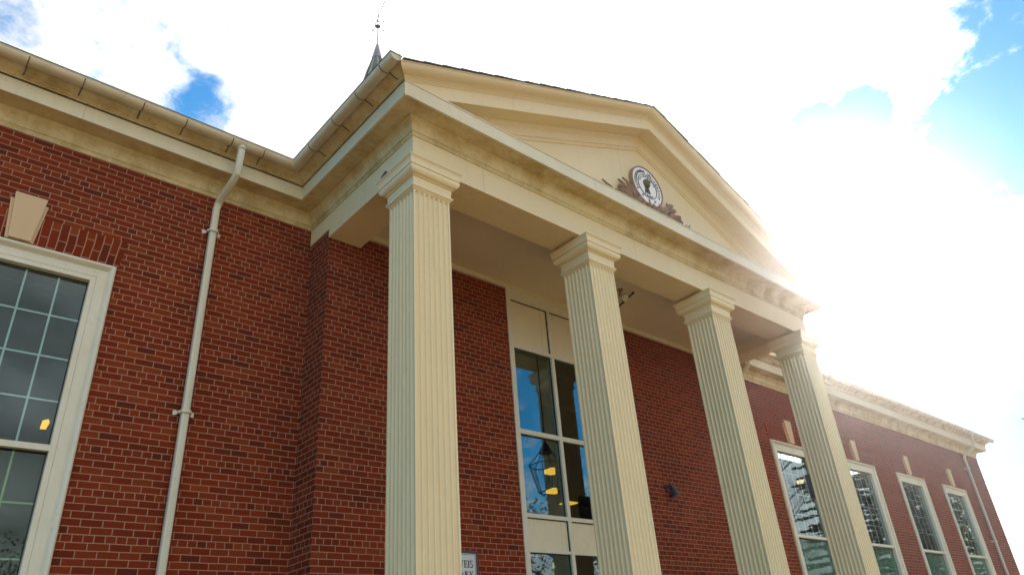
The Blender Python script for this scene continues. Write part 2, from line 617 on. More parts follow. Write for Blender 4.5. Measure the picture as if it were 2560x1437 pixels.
# ------------------------------------------------------------------ the library
lib = thing('library_building', 'red brick library with a cream columned portico, pediment and tall windows', 'building', (XC, D, GZ))

WIN_W, WIN_H = 0.945, 4.345
WINS = [0.500] + [16.010 + 3.294 * i for i in range(4)]
WIN_BOT = 0.12


def wing_wall(x0, x1, wins):
    b = MB()
    y0, y1, zt = D, D + 0.30, 5.75
    x = x0
    for c in wins:
        a, e = c - WIN_W + 0.03, c + WIN_W - 0.03
        b.box(x, a, y0, y1, GZ, zt)
        b.box(a, e, y0, y1, WIN_H - 0.03, zt)
        b.box(a, e, y0, y1, GZ, WIN_BOT + 0.03)
        x = e
    b.box(x, x1, y0, y1, GZ, zt)
    return b


obj('wall', wing_wall(XL, XIN + 0.2, [WINS[0]]), M['brick'], lib, smooth=False)
right_wall = wing_wall(XINR - 0.2, XR, WINS[1:])
right_wall.box(XR - 0.3, XR, D + 0.30, 19.0, GZ, 5.75)
obj('wall', right_wall, M['brick'], lib, smooth=False)

# porch wall, left and right of the tall central window
PW0, PW1 = 6.834, 9.674
pw = MB()
pw.box(XIN, PW0, YP, D - 0.002, GZ, 5.440)
pw.box(PW1, XINR, YP, D - 0.002, GZ, 5.440)
pw.box(XA + 0.479, PW0, YP, D - 0.002, 5.440, 5.487)
pw.box(PW1, XAR - 0.479, YP, D - 0.002, 5.440, 5.487)
obj('wall', pw, M['brick'], lib, smooth=False)

# ---- entablature: beams carried by the columns
en = MB()
BW = 0.478
en.box(XA, XAR, YA, YA + 0.50, ZA, SOF + 0.02)
for (a, c) in ((XA, XA + BW), (XAR - BW, XAR)):
    en.box(a, c, YA + 0.50, YP - 0.004, ZA, SOF + 0.02)
    en.box(a, c, YP - 0.004, D - 0.002, 5.442, SOF + 0.02)
obj('entablature', en, M['cream'], lib, smooth=False)

# bead along the inner foot of the beams and along the wall
bd = MB()
yb = YA + 0.50
bd.grid([[(x, yb + o, ZA + h) for (o, h) in ((0, 0.004), (0.018, 0.004), (0.03, 0.02), (0.03, 0.05), (0.012, 0.062), (0, 0.062))] for x in (XA + BW, XAR - BW)])
bd.box(XA + BW, XAR - BW, YP - 0.045, YP - 0.002, 5.489, 5.560)
bd.box(XA + BW, XA + BW + 0.03, yb + 0.03, YP - 0.045, 5.489, 5.560)
bd.box(XAR - BW - 0.03, XAR - BW, yb + 0.03, YP - 0.045, 5.489, 5.560)
obj('ceiling_trim', bd, M['fascia'], lib)
obj('porch_ceiling', MB().box(XA + BW, XAR - BW, yb, YP + 0.3, 5.558, 5.60), M['ceiling'], lib, smooth=False)

# ---- cornice
PATH = [(XL, D), (XA, D), (XA, YA), (XAR, YA), (XAR, D), (XR, D), (XR, 19.0)]
bed = [(0.0, -0.229), (0.014, -0.229), (0.014, -0.206), (0.020, -0.203), (0.020, -0.184), (0.014, -0.181), (0.014, -0.174), (0.026, -0.171), (0.033, -0.155), (0.036, -0.12),
       (0.044, -0.09), (0.060, -0.062), (0.073, -0.052), (0.073, -0.044), (0.083, -0.036), (0.090, -0.016), (0.092, 0.0)]
corona = [(0.092, 0.0), (0.300, 0.0), (0.300, -0.008), (0.327, -0.008), (0.327, 0.188)]
fillet = [(0.327, 0.188), (0.336, 0.190), (0.336, 0.205), (0.347, 0.208), (0.347, 0.222), (0.358, 0.225), (0.358, 0.240)]
lift = lambda prof, z: [(o, z + h) for o, h in prof]
cor = MB()
cor.sweep(PATH, lift(bed, SOF))
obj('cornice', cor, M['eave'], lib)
fs = MB()
fs.sweep(PATH, lift(corona[1:], SOF))
fs.sweep(PATH, lift([(0.327, 0.188), (0.336, 0.190), (0.336, 0.205), (0.20, 0.215), (-0.02, 0.235)], SOF))
obj('cornice', fs, M['fascia'], lib)
sf = MB()
sf.sweep(PATH, lift([(0.092, 0.0), (0.300, 0.0)], SOF))
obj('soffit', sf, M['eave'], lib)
# cove that carries the gutters, on the eaves only
cove = MB()
cv = fillet + [(0.366, 0.252), (0.40, 0.262), (0.44, 0.276), (0.475, 0.298), (0.498, 0.325), (0.505, 0.36)]
cove.sweep(PATH, lift(cv, SOF), [1, 1, 0, 0, 0, 0])
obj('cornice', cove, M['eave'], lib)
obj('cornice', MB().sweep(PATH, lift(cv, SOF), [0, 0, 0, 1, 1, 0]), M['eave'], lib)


def gutter(path, parent, ends):
    b = MB()
    cz, r, oc = SOF + 0.332, 0.072, 0.545
    prof = [(oc + r * math.cos(a), cz + r * 1.05 * math.sin(a)) for a in [math.pi + k * math.pi / 12 for k in range(13)]]
    prof = [(prof[0][0], cz + 0.012)] + prof + [(oc + r + 0.006, cz + 0.006), (oc + r + 0.004, cz + 0.014), (oc + r - 0.006, cz + 0.012)]
    inner = [(o * 0.96 + oc * 0.04, z) for (o, z) in reversed(prof[1:14])]
    b.sweep(path, prof + inner)
    o = obj('gutter', b, M['gutter'], parent)
    rim = MB()
    rim.sweep(path, [(0.46, cz + 0.018), (oc + r + 0.008, cz + 0.016), (oc + r + 0.008, cz + 0.026), (0.46, cz + 0.030)], caps=True)
    obj('drip_edge', rim, M['shingle'], o)
    for (p, nrm) in ends:
        e = MB()
        e.face([(p[0] + nrm[0] * q[0], p[1] + nrm[1] * q[0], q[1]) for q in prof[:-3]])
        obj('end_cap', e, M['gutter'], o)
    return o, cz, r, oc


GUT_Y = YA - 0.478
left_gutter, gcz, gr, goc = gutter([(XL, D), (XA, D), (XA, GUT_Y)], lib, [((XA, GUT_Y), (-1, 0))])
right_gutter, *_ = gutter([(XAR, GUT_Y), (XAR, D), (XR + 0.52, D)], lib, [((XAR, GUT_Y), (1, 0)), ((XR + 0.52, D), (0, -1))])


def hanger(px, py, nx, ny, parent):
    """thin strap round the gutter with the grime that runs from it down the cove"""
    rnd = random.Random(int(px * 97 + py * 31))
    b = MB()
    tx, ty = -ny, nx
    pts = []
    for k in range(11):
        a = -0.15 - k * (math.pi - 0.2) / 10
        pts.append((goc + (gr + 0.004) * math.cos(a), gcz + (gr + 0.004) * 1.05 * math.sin(a)))
    pts += [(0.475, SOF + 0.290), (0.42, SOF + 0.262), (0.365, SOF + 0.245)]
    rings = []
    for i, (o, z) in enumerate(pts):
        w = 0.007 + 0.004 * rnd.random() if i > 10 else 0.006
        j = (rnd.random() - 0.5) * 0.010 if i > 9 else 0
        c = (px + nx * o + tx * j, py + ny * o + ty * j)
        rings.append([(c[0] - tx * w, c[1] - ty * w, z), (c[0] + tx * w, c[1] + ty * w, z), (c[0] + tx * w - nx * .004, c[1] + ty * w - ny * .004, z + .004), (c[0] - tx * w - nx * .004, c[1] - ty * w - ny * .004, z + .004)])
    b.grid(rings, closed=True, cap=True)
    obj('hanger_strap', b, M['grime'], parent)


for x in (-0.55, 0.08, 0.62, 1.25, 1.74, 2.31, 2.72):
    hanger(x, D, 0, -1, left_gutter)
for y in (5.23, 5.77, 6.33, 6.94):
    hanger(XA, y, -1, 0, left_gutter)
for k in range(27):
    hanger(13.6 + k * 0.6, D, 0, -1, right_gutter)

# ---- pediment
SL = 0.412
rz = lambda x: 7.897 - SL * abs(x - XC)
ped = MB()
ped.prism_y([(XA - 0.02, SOF + 0.1), (XAR + 0.02, SOF + 0.1), (XAR + 0.02, rz(XAR) + 0.1), (XC, 7.99), (XA - 0.02, rz(XA) + 0.1)], YA, YA + 0.2)
pediment = obj('pediment', ped, M['cream'], lib, smooth=False)


def rake(profile, cut=0.0):
    """profile [(out, height)] along both slopes; plumb cut at the corners and at the apex"""
    b = MB()
    rings = []
    for (side, oo) in ((-1, 1), (0, 0), (1, 1)):
        ring = []
        for (o, h) in profile:
            x = XC if side == 0 else (XA - o * oo - cut if side < 0 else XAR + o * oo + cut)
            ring.append((x, YA - o, 7.897 + h - SL * abs(x - XC)))
        rings.append(ring)
    return b.grid(rings)


rbed = [(o, h * 1.10) for (o, h) in bed]
obj('raking_cornice', rake(rbed), M['cream'], pediment)
obj('raking_soffit', rake([(0.092, 0.0), (0.298, 0.0)]), M['cream'], pediment)
obj('raking_fascia', rake([(0.298, 0.0), (0.298, -0.008), (0.324, -0.008), (0.324, 0.200), (0.333, 0.203), (0.333, 0.216), (0.340, 0.219), (0.340, 0.230), (0.348, 0.233), (0.348, 0.244), (0.358, 0.247)]), M['cream'], pediment)
obj('raking_gutter_moulding', rake([(0.358, 0.247), (0.366, 0.258), (0.385, 0.264), (0.415, 0.271), (0.445, 0.284), (0.468, 0.304), (0.482, 0.326), (0.488, 0.345), (0.500, 0.348), (0.500, 0.362), (0.30, 0.365)]), M['cream'], pediment)

# ---- roofs
rf = MB()
RY0, RY1 = YA - 0.512, 13.0
slope_len = (XC - XA + 0.47)
n_course = 18
step = slope_len / n_course
roof_top = 7.897 + 0.368
rnd = random.Random(5)
for s in (-1, 1):
    for k in range(n_course):
        xa_, xb_ = XC + s * (slope_len - k * step), XC + s * (slope_len - (k + 1) * step - 0.02)
        za_, zb_ = roof_top - SL * abs(xa_ - XC), roof_top - SL * abs(xb_ - XC)
        y0 = RY0 - rnd.random() * 0.012
        rf.grid([[(xa_, y, za_ + 0.004), (xa_, y, za_ + 0.020), (xb_, y, zb_ + 0.006), (xb_, y, zb_ - 0.004)] for y in (y0, RY1)], closed=True, cap=True)
rf.box(XC - 0.09, XC + 0.09, RY0 + 0.25, RY1, roof_top - 0.01, roof_top + 0.035)
EY, EZ, RIDGE_Y = D - 0.60, SOF + 0.36, 14.0
for (xa_, xb_) in ((XL, XA - 0.6), (XAR + 0.6, XR + 0.5)):
    pass
rf.grid([[(x, EY, EZ), (x, RIDGE_Y, EZ + (RIDGE_Y - EY) * SL), (x, 2 * RIDGE_Y - EY, EZ)] for x in (XL, XR + 0.45)])
rf.grid([[(x, EY, EZ - 0.05), (x, RIDGE_Y, EZ - 0.05 + (RIDGE_Y - EY) * SL), (x, 2 * RIDGE_Y - EY, EZ - 0.05)] for x in (XL, XR + 0.45)])
roof = obj('roof', rf, M['shingle'], lib, smooth=False)

# ---- spire with weather vane on the ridge, behind the portico
SPX, SPY = XC, 14.0
octa = lambda r, z, rot=0.0: [(SPX + r * math.cos(R(22.5 + 45 * k) + rot), SPY + r * math.sin(R(22.5 + 45 * k) + rot), z) for k in range(8)]
sp = MB().grid([octa(0.17, 16.90), octa(0.165, 16.93), octa(0.050, 17.50), octa(0.012, 17.60)], closed=True, cap=True)
spire = obj('spire', sp, M['slate'], lib, angle=20)
low = MB().grid([octa(1.35, 8.6), octa(1.2, 12.2), octa(0.9, 13.6), octa(0.33, 16.2), octa(0.150, 16.90)], closed=True, cap=True)
obj('louvred_stage', low, M['copper'], spire, angle=20)
ribs = MB()
for k in range(8):
    for da in (-0.13, 0.13):
        a = R(22.5 + 45 * k + 22.5) + da
        ribs.tube([(SPX + 0.85 * math.cos(a), SPY + 0.85 * math.sin(a), 13.6), (SPX + 0.325 * math.cos(a), SPY + 0.325 * math.sin(a), 16.2), (SPX + 0.146 * math.cos(a), SPY + 0.146 * math.sin(a), 16.90)], [0.04, 0.022, 0.014], 6)
obj('louvre_rib', ribs, M['iron'], spire)
vane = MB()
vane.tube([(SPX, SPY, 17.55), (SPX, SPY, 19.2)], [0.016, 0.010], 8)
vane.lathe([(0.0, -0.05), (0.05, -0.03), (0.085, 0.0), (0.06, 0.03), (0.0, 0.05)], (SPX, SPY, 18.33), n=12)
vane.lathe([(0.0, -0.05), (0.035, 0.0), (0.0, 0.05)], (SPX, SPY, 18.56), n=10)
va, vb = Vector((8.40, 14.42, 18.55)), Vector((8.02, 13.0, 18.55))
vm = va.lerp(vb, 0.5) - Vector((SPX, SPY, 18.70))
va, vb = va - Vector((vm.x, vm.y, -0.15)), vb - Vector((vm.x, vm.y, -0.15))
vane.tube([va, vb], 0.014, 6)
dv = (vb - va).normalized()
for (p, q) in ((vb, 0.22), (va, 0.30)):
    vane.grid([[p - dv * q + Vector((0, 0, 0.07)), p - dv * q + Vector((0, 0, -0.07))], [p + dv * 0.04 + Vector((0, 0, 0.006)), p + dv * 0.04 + Vector((0, 0, -0.006))]])
for (dx, dy) in ((1, 0), (-1, 0), (0, 1), (0, -1)):
    a = R(12)
    ex, ey = dx * math.cos(a) - dy * math.sin(a), dx * math.sin(a) + dy * math.cos(a)
    vane.tube([(SPX, SPY, 18.36), (SPX + ex * 0.22, SPY + ey * 0.22, 18.36)], 0.005, 5)
    vane.box(SPX + ex * 0.25 - 0.018, SPX + ex * 0.25 + 0.018, SPY + ey * 0.25 - 0.006, SPY + ey * 0.25 + 0.006, 18.335, 18.385)
obj('weather_vane', vane, M['iron'], spire)

# ---- columns: square, seven flutes to a face, moulded capital


def column_shaft():
    b = MB()
    z0, zt = -0.95, ZA - 0.418
    nfl, pitch, hw, dep = 7, 0.0672, 0.0265, 0.025
    zc = ZA - 0.428 - hw
    m0 = (COLW - 6 * pitch) / 2
    us = [0.0]
    for i in range(nfl):
        c = m0 + i * pitch
        us += [c - hw * k for k in (1.0, 0.92, 0.75, 0.5, 0.25)] + [c] + [c + hw * k for k in (0.25, 0.5, 0.75, 0.92, 1.0)]
    us.append(COLW)
    zs = [z0, z0 + 1.5, z0 + 3.0, zc - 0.4, zc] + [zc + hw * k for k in (0.2, 0.4, 0.6, 0.75, 0.87, 0.95, 1.0)] + [zt]

    def depth(u, z):
        i = min(nfl - 1, max(0, round((u - m0) / pitch)))
        du = (u - (m0 + i * pitch)) / hw
        dz = max(0.0, (z - zc) / hw)
        q = 1 - du * du - dz * dz
        return dep * math.sqrt(q) if q > 0 else 0.0
    for (ox, oy, ux, uy, nx, ny) in ((0, 0, 1, 0, 0, -1), (COLW, 0, 0, 1, 1, 0), (COLW, COLW, -1, 0, 0, 1), (0, COLW, 0, -1, -1, 0)):
        b.grid([[(COL0 + ox + ux * u - nx * depth(u, z), YC + oy + uy * u - ny * depth(u, z), z) for u in us] for z in zs])
    return b


def square_rings(cx, cy, half, prof):
    return [[(cx - half - o, cy - half - o, z), (cx + half + o, cy - half - o, z), (cx + half + o, cy + half + o, z), (cx - half - o, cy + half + o, z)] for (o, z) in prof]


CAP = [(0.0, -0.002), (0.126, -0.034), (0.126, -0.042), (0.116, -0.050), (0.107, -0.070), (0.101, -0.100), (0.097, -0.142), (0.084, -0.145), (0.084, -0.152), (0.092, -0.157), (0.094, -0.178), (0.087, -0.203),
       (0.072, -0.223), (0.052, -0.236), (0.038, -0.239), (0.038, -0.249), (0.020, -0.256), (0.015, -0.352), (0.027, -0.360), (0.034, -0.372), (0.034, -0.384), (0.026, -0.395), (0.017, -0.398), (0.014, -0.412), (0.004, -0.416), (0.0, -0.424)]
BASE = [(0.0, -0.85), (0.01, -0.86), (0.02, -0.90), (0.05, -0.93), (0.06, -0.96), (0.05, -0.99), (0.09, -1.0), (0.09, -1.15)]
first_col = None
for i in range(4):
    if first_col is None:
        root = obj('column', column_shaft(), M['column'], lib, angle=40)
        cx, cy, hf = COL0 + COLW / 2, YC + COLW / 2, COLW / 2
        cap = obj('capital', MB().grid(square_rings(cx, cy, hf, [(o, ZA + h) for o, h in CAP]), closed=True), M['column'], root, angle=28)
        base = obj('column_base', MB().grid(square_rings(cx, cy, hf, BASE), closed=True), M['column'], root, angle=28)
        first_col = root
    else:
        c = first_col.copy()
        COL.objects.link(c)
        c.parent = lib
        c.location = (i * COLS, 0, 0)
        for ch in (cap, base):
            k = ch.copy()
            COL.objects.link(k)
            k.parent = c

obj('porch_floor', MB().box(XA - 0.5, XAR + 0.5, YC - 0.5, D - 0.004, GZ, -1.15).box(XA - 0.5, XAR + 0.5, YC - 0.85, YC - 0.5, GZ, -1.30).box(XA - 0.5, XAR + 0.5, YC - 1.2, YC - 0.85, GZ, -1.45), M['stone'], lib, smooth=False)

# ---- wing windows


def make_window(cx):
    W0, W1 = cx - WIN_W, cx + WIN_W
    fr = MB()
    fr.frame(W0, W1, WIN_BOT, WIN_H, [(0.0, D + 0.06), (0.0, D - 0.028), (0.008, D - 0.040), (0.020, D - 0.046), (0.020, D - 0.052), (0.034, D - 0.052), (0.046, D - 0.044), (0.056, D - 0.028), (0.062, D - 0.016), (0.068, D - 0.016), (0.068, D - 0.004),
                                      (0.166, D - 0.004), (0.166, D + 0.004), (0.169, D + 0.004), (0.169, D - 0.002), (0.222, D - 0.002), (0.222, D + 0.12)])
    fr.box(W0 + 0.222, W1 - 0.222, D - 0.001, D + 0.10, 2.238, 2.297)
    win = obj('window', fr, M['window_paint'], lib, angle=25)
    gx0, gx1, gz0, gz1 = W0 + 0.222, W1 - 0.222, WIN_BOT + 0.222, WIN_H - 0.222
    side = cx > XC
    obj('glass_pane', MB().box(gx0 - 0.01, gx1 + 0.01, D + 0.076, D + 0.080, 2.262, gz1 + 0.01), M['side_glass' if side else 'glass'], win, smooth=False)
    obj('glass_pane', MB().box(gx0 - 0.01, gx1 + 0.01, D + 0.076, D + 0.080, gz0 - 0.01, 2.258), M['film_glass' if side else 'low_glass'], win, smooth=False)
    mu = MB()
    for k in range(-2, 2):
        x = cx + (k + 0.5) * 0.300
        mu.box(x - 0.009, x + 0.009, D + 0.084, D + 0.096, gz0, 2.238)
        mu.box(x - 0.009, x + 0.009, D + 0.084, D + 0.096, 2.297, gz1)
    for z in (3.660, 3.210, 2.758, 1.755, 1.262, 0.768):
        mu.box(gx0, gx1, D + 0.086, D + 0.095, z - 0.009, z + 0.009)
    obj('muntin_grid', mu, M['muntin'], win, smooth=False)
    gk = MB().frame(gx0 - 0.001, gx1 + 0.001, gz0, gz1, [(0.0, D + 0.072), (0.012, D + 0.072), (0.012, D + 0.0755)])
    gk.box(gx0, gx1, D + 0.066, D + 0.0755, 2.230, 2.238)
    obj('gasket_and_shadow_strip', gk, M['dark'], win, smooth=False)
    obj('sill', MB().box(W0 - 0.06, W1 + 0.06, D - 0.10, D + 0.06, WIN_BOT - 0.14, WIN_BOT - 0.002), M['stone'], win)
    # keystone and the flat arch of bricks on end
    ks = MB()
    ks.prism_y([(cx - 0.128, 4.362), (cx + 0.128, 4.362), (cx + 0.175, 4.845), (cx - 0.175, 4.845)], D - 0.022, D + 0.02)
    ks.prism_y([(cx - 0.100, 4.366), (cx + 0.100, 4.366), (cx + 0.150, 4.910), (cx - 0.150, 4.910)], D - 0.055, D - 0.021)
    obj('keystone', ks, M['stone'], lib, smooth=False)
    ja = MB()
    for s in (-1, 1):
        ja.prism_y([(cx + s * 0.120, 4.348), (cx + s * 0.968, 4.348), (cx + s * 1.003, 4.704), (cx + s * 0.150, 4.704)], D - 0.004, D + 0.02)
    o = obj('flat_arch', ja, M['soldier'], lib, smooth=False)
    uv = o.data.uv_layers[0]
    for li, lp in enumerate(o.data.loops):
        v = o.data.vertices[lp.vertex_index].co
        x, z = v.x + lib.location.x, v.z
        k = (z - (4.348)) / 0.356
        uv.data[li].uv = (z - 4.348 + 10 * 0.232 - 0.003, (x - cx) / (1 + 0.036 * k) + 40 * BRICK_H)
    return win


for c in WINS:
    make_window(c)

# ---- tall central window of the porch
cw = MB()
cw.frame(PW0, PW1, GZ, 5.489, [(0.0, YP + 0.06), (0.0, YP - 0.016), (0.036, YP - 0.016), (0.036, YP - 0.002), (0.098, YP - 0.002), (0.098, YP + 0.09)])
cw.box(PW0 + 0.098, PW1 - 0.098, YP - 0.003, YP + 0.09, 5.327, 5.391)
V = [(PW0 + 0.098, 7.731), (7.795, 8.713), (8.777, PW1 - 0.098)]
for (a, b_) in ((7.731, 7.795), (8.713, 8.777)):
    cw.box(a, b_, YP - 0.001, YP + 0.09, GZ, 5.327)
HB = [(4.491, 4.547), (3.126, 3.194), (1.940, 1.995), (1.483, 1.523)]
for (x0, x1) in V:
    for (a, b_) in HB:
        cw.box(x0, x1, YP, YP + 0.09, a, b_)
tall = obj('tall_window', cw, M['window_paint'], lib, angle=25)
for (x0, x1) in V:
    for (z0, z1) in ((4.547, 5.327), (1.523, 1.940)):
        obj('spandrel_panel', MB().box(x0, x1, YP + 0.030, YP + 0.05, z0, z1), M['fascia'], tall, smooth=False)
        obj('gasket_and_shadow_strip', MB().box(x0 + 0.004, x1, YP + 0.016, YP + 0.0295, z1 - 0.012, z1 - 0.001).box(x1 - 0.014, x1 - 0.001, YP + 0.016, YP + 0.0295, z0, z1 - 0.012), M['dark'], tall, smooth=False)  # black strips put in as the shadow gap along the panel's top and right
    for (z0, z1) in ((3.194, 4.491), (1.995, 3.126), (GZ + 0.5, 1.483)):
        obj('glass_pane', MB().box(x0, x1, YP + 0.050, YP + 0.054, z0, z1), M['coated_glass'], tall, smooth=False)
        obj('gasket_and_shadow_strip', MB().frame(x0, x1, z0, z1, [(0.0, YP + 0.035), (0.010, YP + 0.035), (0.010, YP + 0.0495)]), M['dark'], tall, smooth=False)

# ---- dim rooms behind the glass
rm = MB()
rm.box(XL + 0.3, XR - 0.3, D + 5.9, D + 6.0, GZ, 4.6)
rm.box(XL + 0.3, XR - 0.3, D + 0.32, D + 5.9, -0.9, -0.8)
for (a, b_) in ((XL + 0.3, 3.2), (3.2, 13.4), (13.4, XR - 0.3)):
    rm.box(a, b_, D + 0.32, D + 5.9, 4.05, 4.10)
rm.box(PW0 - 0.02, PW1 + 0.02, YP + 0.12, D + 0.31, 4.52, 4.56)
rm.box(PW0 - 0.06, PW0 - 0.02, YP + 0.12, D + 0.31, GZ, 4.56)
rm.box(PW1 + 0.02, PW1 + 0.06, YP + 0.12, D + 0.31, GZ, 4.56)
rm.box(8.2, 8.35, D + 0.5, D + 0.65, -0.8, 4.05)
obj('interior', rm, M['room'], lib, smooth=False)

# ---- downspouts


def downspout(x, lean):
    path = [(x + lean, D - 0.545, 6.21), (x + lean, D - 0.545, 6.13), (x + lean, D - 0.515, 5.90), (x + lean * 0.95, D - 0.495, 5.80), (x + lean * 0.8, D - 0.42, 5.73), (x + lean * 0.3, D - 0.19, 5.62), (x + lean * 0.1, D - 0.11, 5.56), (x, D - 0.082, 5.48), (x, D - 0.080, 5.2), (x, D - 0.080, GZ + 0.1)]
    b = MB()
    rings = []
    n = 24
    for i, p in enumerate(path):
        a, c = Vector(path[max(i - 1, 0)]), Vector(path[min(i + 1, len(path) - 1)])
        t = (c - a).normalized()
        s = Vector((1, 0, 0))
        w = t.cross(s).normalized()
        ring = []
        for k in range(n):
            ang = 2 * math.pi * k / n
            cc, ss = math.cos(ang), math.sin(ang)
            sq = 1.0 / max(abs(cc), abs(ss)) ** 0.55
            rr = 0.0445 * sq * (1.0 if k % 3 else 0.93)
            ring.append(Vector(p) + s * (cc * rr) + w * (ss * rr * 0.9))
        rings.append(ring)
    b.grid(rings, closed=True, cap=True)
    o = obj('downspout', b, M['spout'], lib, angle=30)
    cl = MB()
    cl.lathe([(0.05, -0.03), (0.056, -0.03), (0.058, 0.02), (0.05, 0.03)], (x + lean, D - 0.545, 6.19), n=20)
    obj('collar', cl, M['spout'], o)
    for z in (5.145, 2.80, 0.45):
        k = MB()
        ring2 = []
        for (zz, r) in ((z - 0.018, 0.058), (z + 0.018, 0.058)):
            ring2.append([(x + r * math.cos(a) / max(abs(math.cos(a)), abs(math.sin(a))) ** .5, D - 0.080 + r * math.sin(a) / max(abs(math.cos(a)), abs(math.sin(a))) ** .5, zz) for a in [2 * math.pi * i / 20 for i in range(20)]])
        k.grid(ring2, closed=True)
        for s in (-1, 1):
            k.prism_y([(x + s * 0.050, z - 0.012), (x + s * 0.075, z - 0.020), (x + s * 0.098, z - 0.030), (x + s * 0.116, z - 0.018), (x + s * 0.108, z), (x + s * 0.116, z + 0.018), (x + s * 0.095, z + 0.030), (x + s * 0.072, z + 0.022), (x + s * 0.050, z + 0.014)], D - 0.022, D - 0.004)
            k.box(x + s * 0.062 - 0.006, x + s * 0.062 + 0.006, D - 0.085, D - 0.010, z - 0.014, z + 0.014)
        obj('wall_bracket', k, M['spout'], o)
    return o


downspout(2.392, 0.055)
downspout(2 * XC - 2.392, -0.055)
downspout(27.75, -0.03)

# ------------------------------------------------------------------ fittings on and around the building
TP = YA - 0.002


def text_mesh(mb, body, size, place, extrude=0.004):
    """append the outlines of a short text, placed by a function of (x, y, depth)"""
    cu = bpy.data.curves.new('lettering_source', 'FONT')
    cu.body = body
    cu.size = size
    cu.extrude = extrude
    cu.align_x = 'CENTER'
    cu.resolution_u = 4
    ob = bpy.data.objects.new('lettering_source', cu)
    COL.objects.link(ob)
    dg = bpy.context.evaluated_depsgraph_get()
    me = bpy.data.meshes.new_from_object(ob.evaluated_get(dg))
    b = len(mb.v)
    for v in me.vertices:
        mb.v.append(place(v.co.x, v.co.y, v.co.z))
    for p in me.polygons:
        mb.f.append(tuple(b + i for i in p.vertices))
    bpy.data.objects.remove(ob)
    bpy.data.curves.remove(cu)
    bpy.data.meshes.remove(me)


# university seal on the tympanum
SX, SZ, SR = 8.275, 6.880, 0.390
seal = thing('seal_medallion', 'round white university seal with brown leaf sprays mounted on the pediment', 'emblem', (SX, TP, SZ))
obj('disc', MB().lathe([(0.0, 0), (SR - 0.006, 0), (SR - 0.006, 0.055), (0.0, 0.055)], (SX, TP, SZ), (0, -1, 0), 64), M['disc'], seal)
obj('rim', MB().lathe([(SR - 0.03, 0.0), (SR, 0.0), (SR + 0.003, 0.05), (SR - 0.006, 0.068), (SR - 0.024, 0.068), (SR - 0.03, 0.056)], (SX, TP, SZ), (0, -1, 0), 64, cap=False), M['bronze'], seal)
ring_ = MB()
for (ra, rb) in ((0.225, 0.235),):
    n = 64
    ring_.grid([[(SX + r * math.cos(2 * math.pi * k / n), TP - y, SZ + r * math.sin(2 * math.pi * k / n)) for (r, y) in ((ra, 0.056), (ra, 0.064), (rb, 0.064), (rb, 0.056))] for k in range(n + 1)])
obj('inner_ring', ring_, M['ink'], seal)
let = MB()


def arc_text(s, rad, a0, a1, size, flip=False):
    for i, ch in enumerate(s):
        if ch == ' ':
            continue
        a = R(a0 + (a1 - a0) * i / (len(s) - 1))
        ux, uz = (math.sin(a), -math.cos(a)) if not flip else (-math.sin(a), math.cos(a))
        vx, vz = (math.cos(a), math.sin(a)) if not flip else (-math.cos(a), -math.sin(a))
        ox, oz = SX + rad * math.cos(a), SZ + rad * math.sin(a)
        text_mesh(let, ch, size, lambda x, y, z, ux=ux, uz=uz, vx=vx, vz=vz, ox=ox, oz=oz: (ox + ux * x + vx * y, TP - 0.058 - z, oz + uz * x + vz * y))


arc_text('SUSQUEHANNA UNIVERSITY', 0.264, 206, -26, 0.080)
arc_text('SELINSGROVE', 0.178, 156, 24, 0.040)
arc_text('PENNA', 0.208, -116, -64, 0.044, flip=True)
obj('lettering', let, M['ink'], seal, smooth=False)
for a in (-62, -94, -126):
    st = MB()
    cx_, cz_ = SX + 0.285 * math.cos(R(a)), SZ + 0.285 * math.sin(R(a))
    st.prism_y([(cx_ + (0.026 if k % 2 == 0 else 0.011) * math.cos(R(90 + 36 * k)), cz_ + (0.026 if k % 2 == 0 else 0.011) * math.sin(R(90 + 36 * k))) for k in range(10)], TP - 0.062, TP - 0.054)
    obj('star', st, M['ink'], seal, smooth=False)
em = MB()
em.lathe([(0.001, 0.0), (0.035, 0.004), (0.058, 0.02), (0.068, 0.05), (0.066, 0.08), (0.075, 0.088), (0.072, 0.10), (0.058, 0.115), (0.045, 0.145), (0.02, 0.158), (0.001, 0.16)], (SX - 0.025, TP - 0.058, SZ - 0.035), (0, 0, 1), 20)
obj('urn_emblem', em, M['olive'], seal)
lg = MB()
for (p, q) in (((-0.055, -0.035), (-0.085, -0.135)), ((0.005, -0.035), (0.035, -0.135)), ((-0.025, -0.035), (-0.025, -0.135)), ((-0.073, -0.095), (0.023, -0.095)), ((-0.09, -0.135), (0.04, -0.135))):
    lg.tube([(SX + p[0], TP - 0.062, SZ + p[1]), (SX + q[0], TP - 0.062, SZ + q[1])], 0.008, 6)
obj('tripod_emblem', lg, M['ink'], seal)


def leaf(mb, x, z, ang, L, wd, y0, curl=0.03):
    """pointed leaf with a raised midrib, lying on the tympanum"""
    d = Vector((math.cos(ang), 0, math.sin(ang)))
    s = Vector((-math.sin(ang), 0, math.cos(ang)))
    rows = []
    for i in range(8):
        t = i / 7
        w = wd * math.sin(math.pi * min(1, 0.08 + t * 0.92) ** 0.8) * (1 if i < 7 else 0.05)
        c = Vector((x, y0, z)) + d * (L * t) + Vector((0, -curl * math.sin(math.pi * t), 0)) + s * (0.12 * L * math.sin(t * 1.6) * (1 if math.cos(ang) < 0 else -1) * 0.5)
        rows.append([c - s * w + Vector((0, 0.012, 0)), c - s * w * 0.5 + Vector((0, -0.004, 0)), c + Vector((0, -0.016, 0)), c + s * w * 0.5 + Vector((0, -0.004, 0)), c + s * w + Vector((0, 0.012, 0)), c + Vector((0, 0.012, 0))])
    mb.grid(rows, closed=True, cap=True)


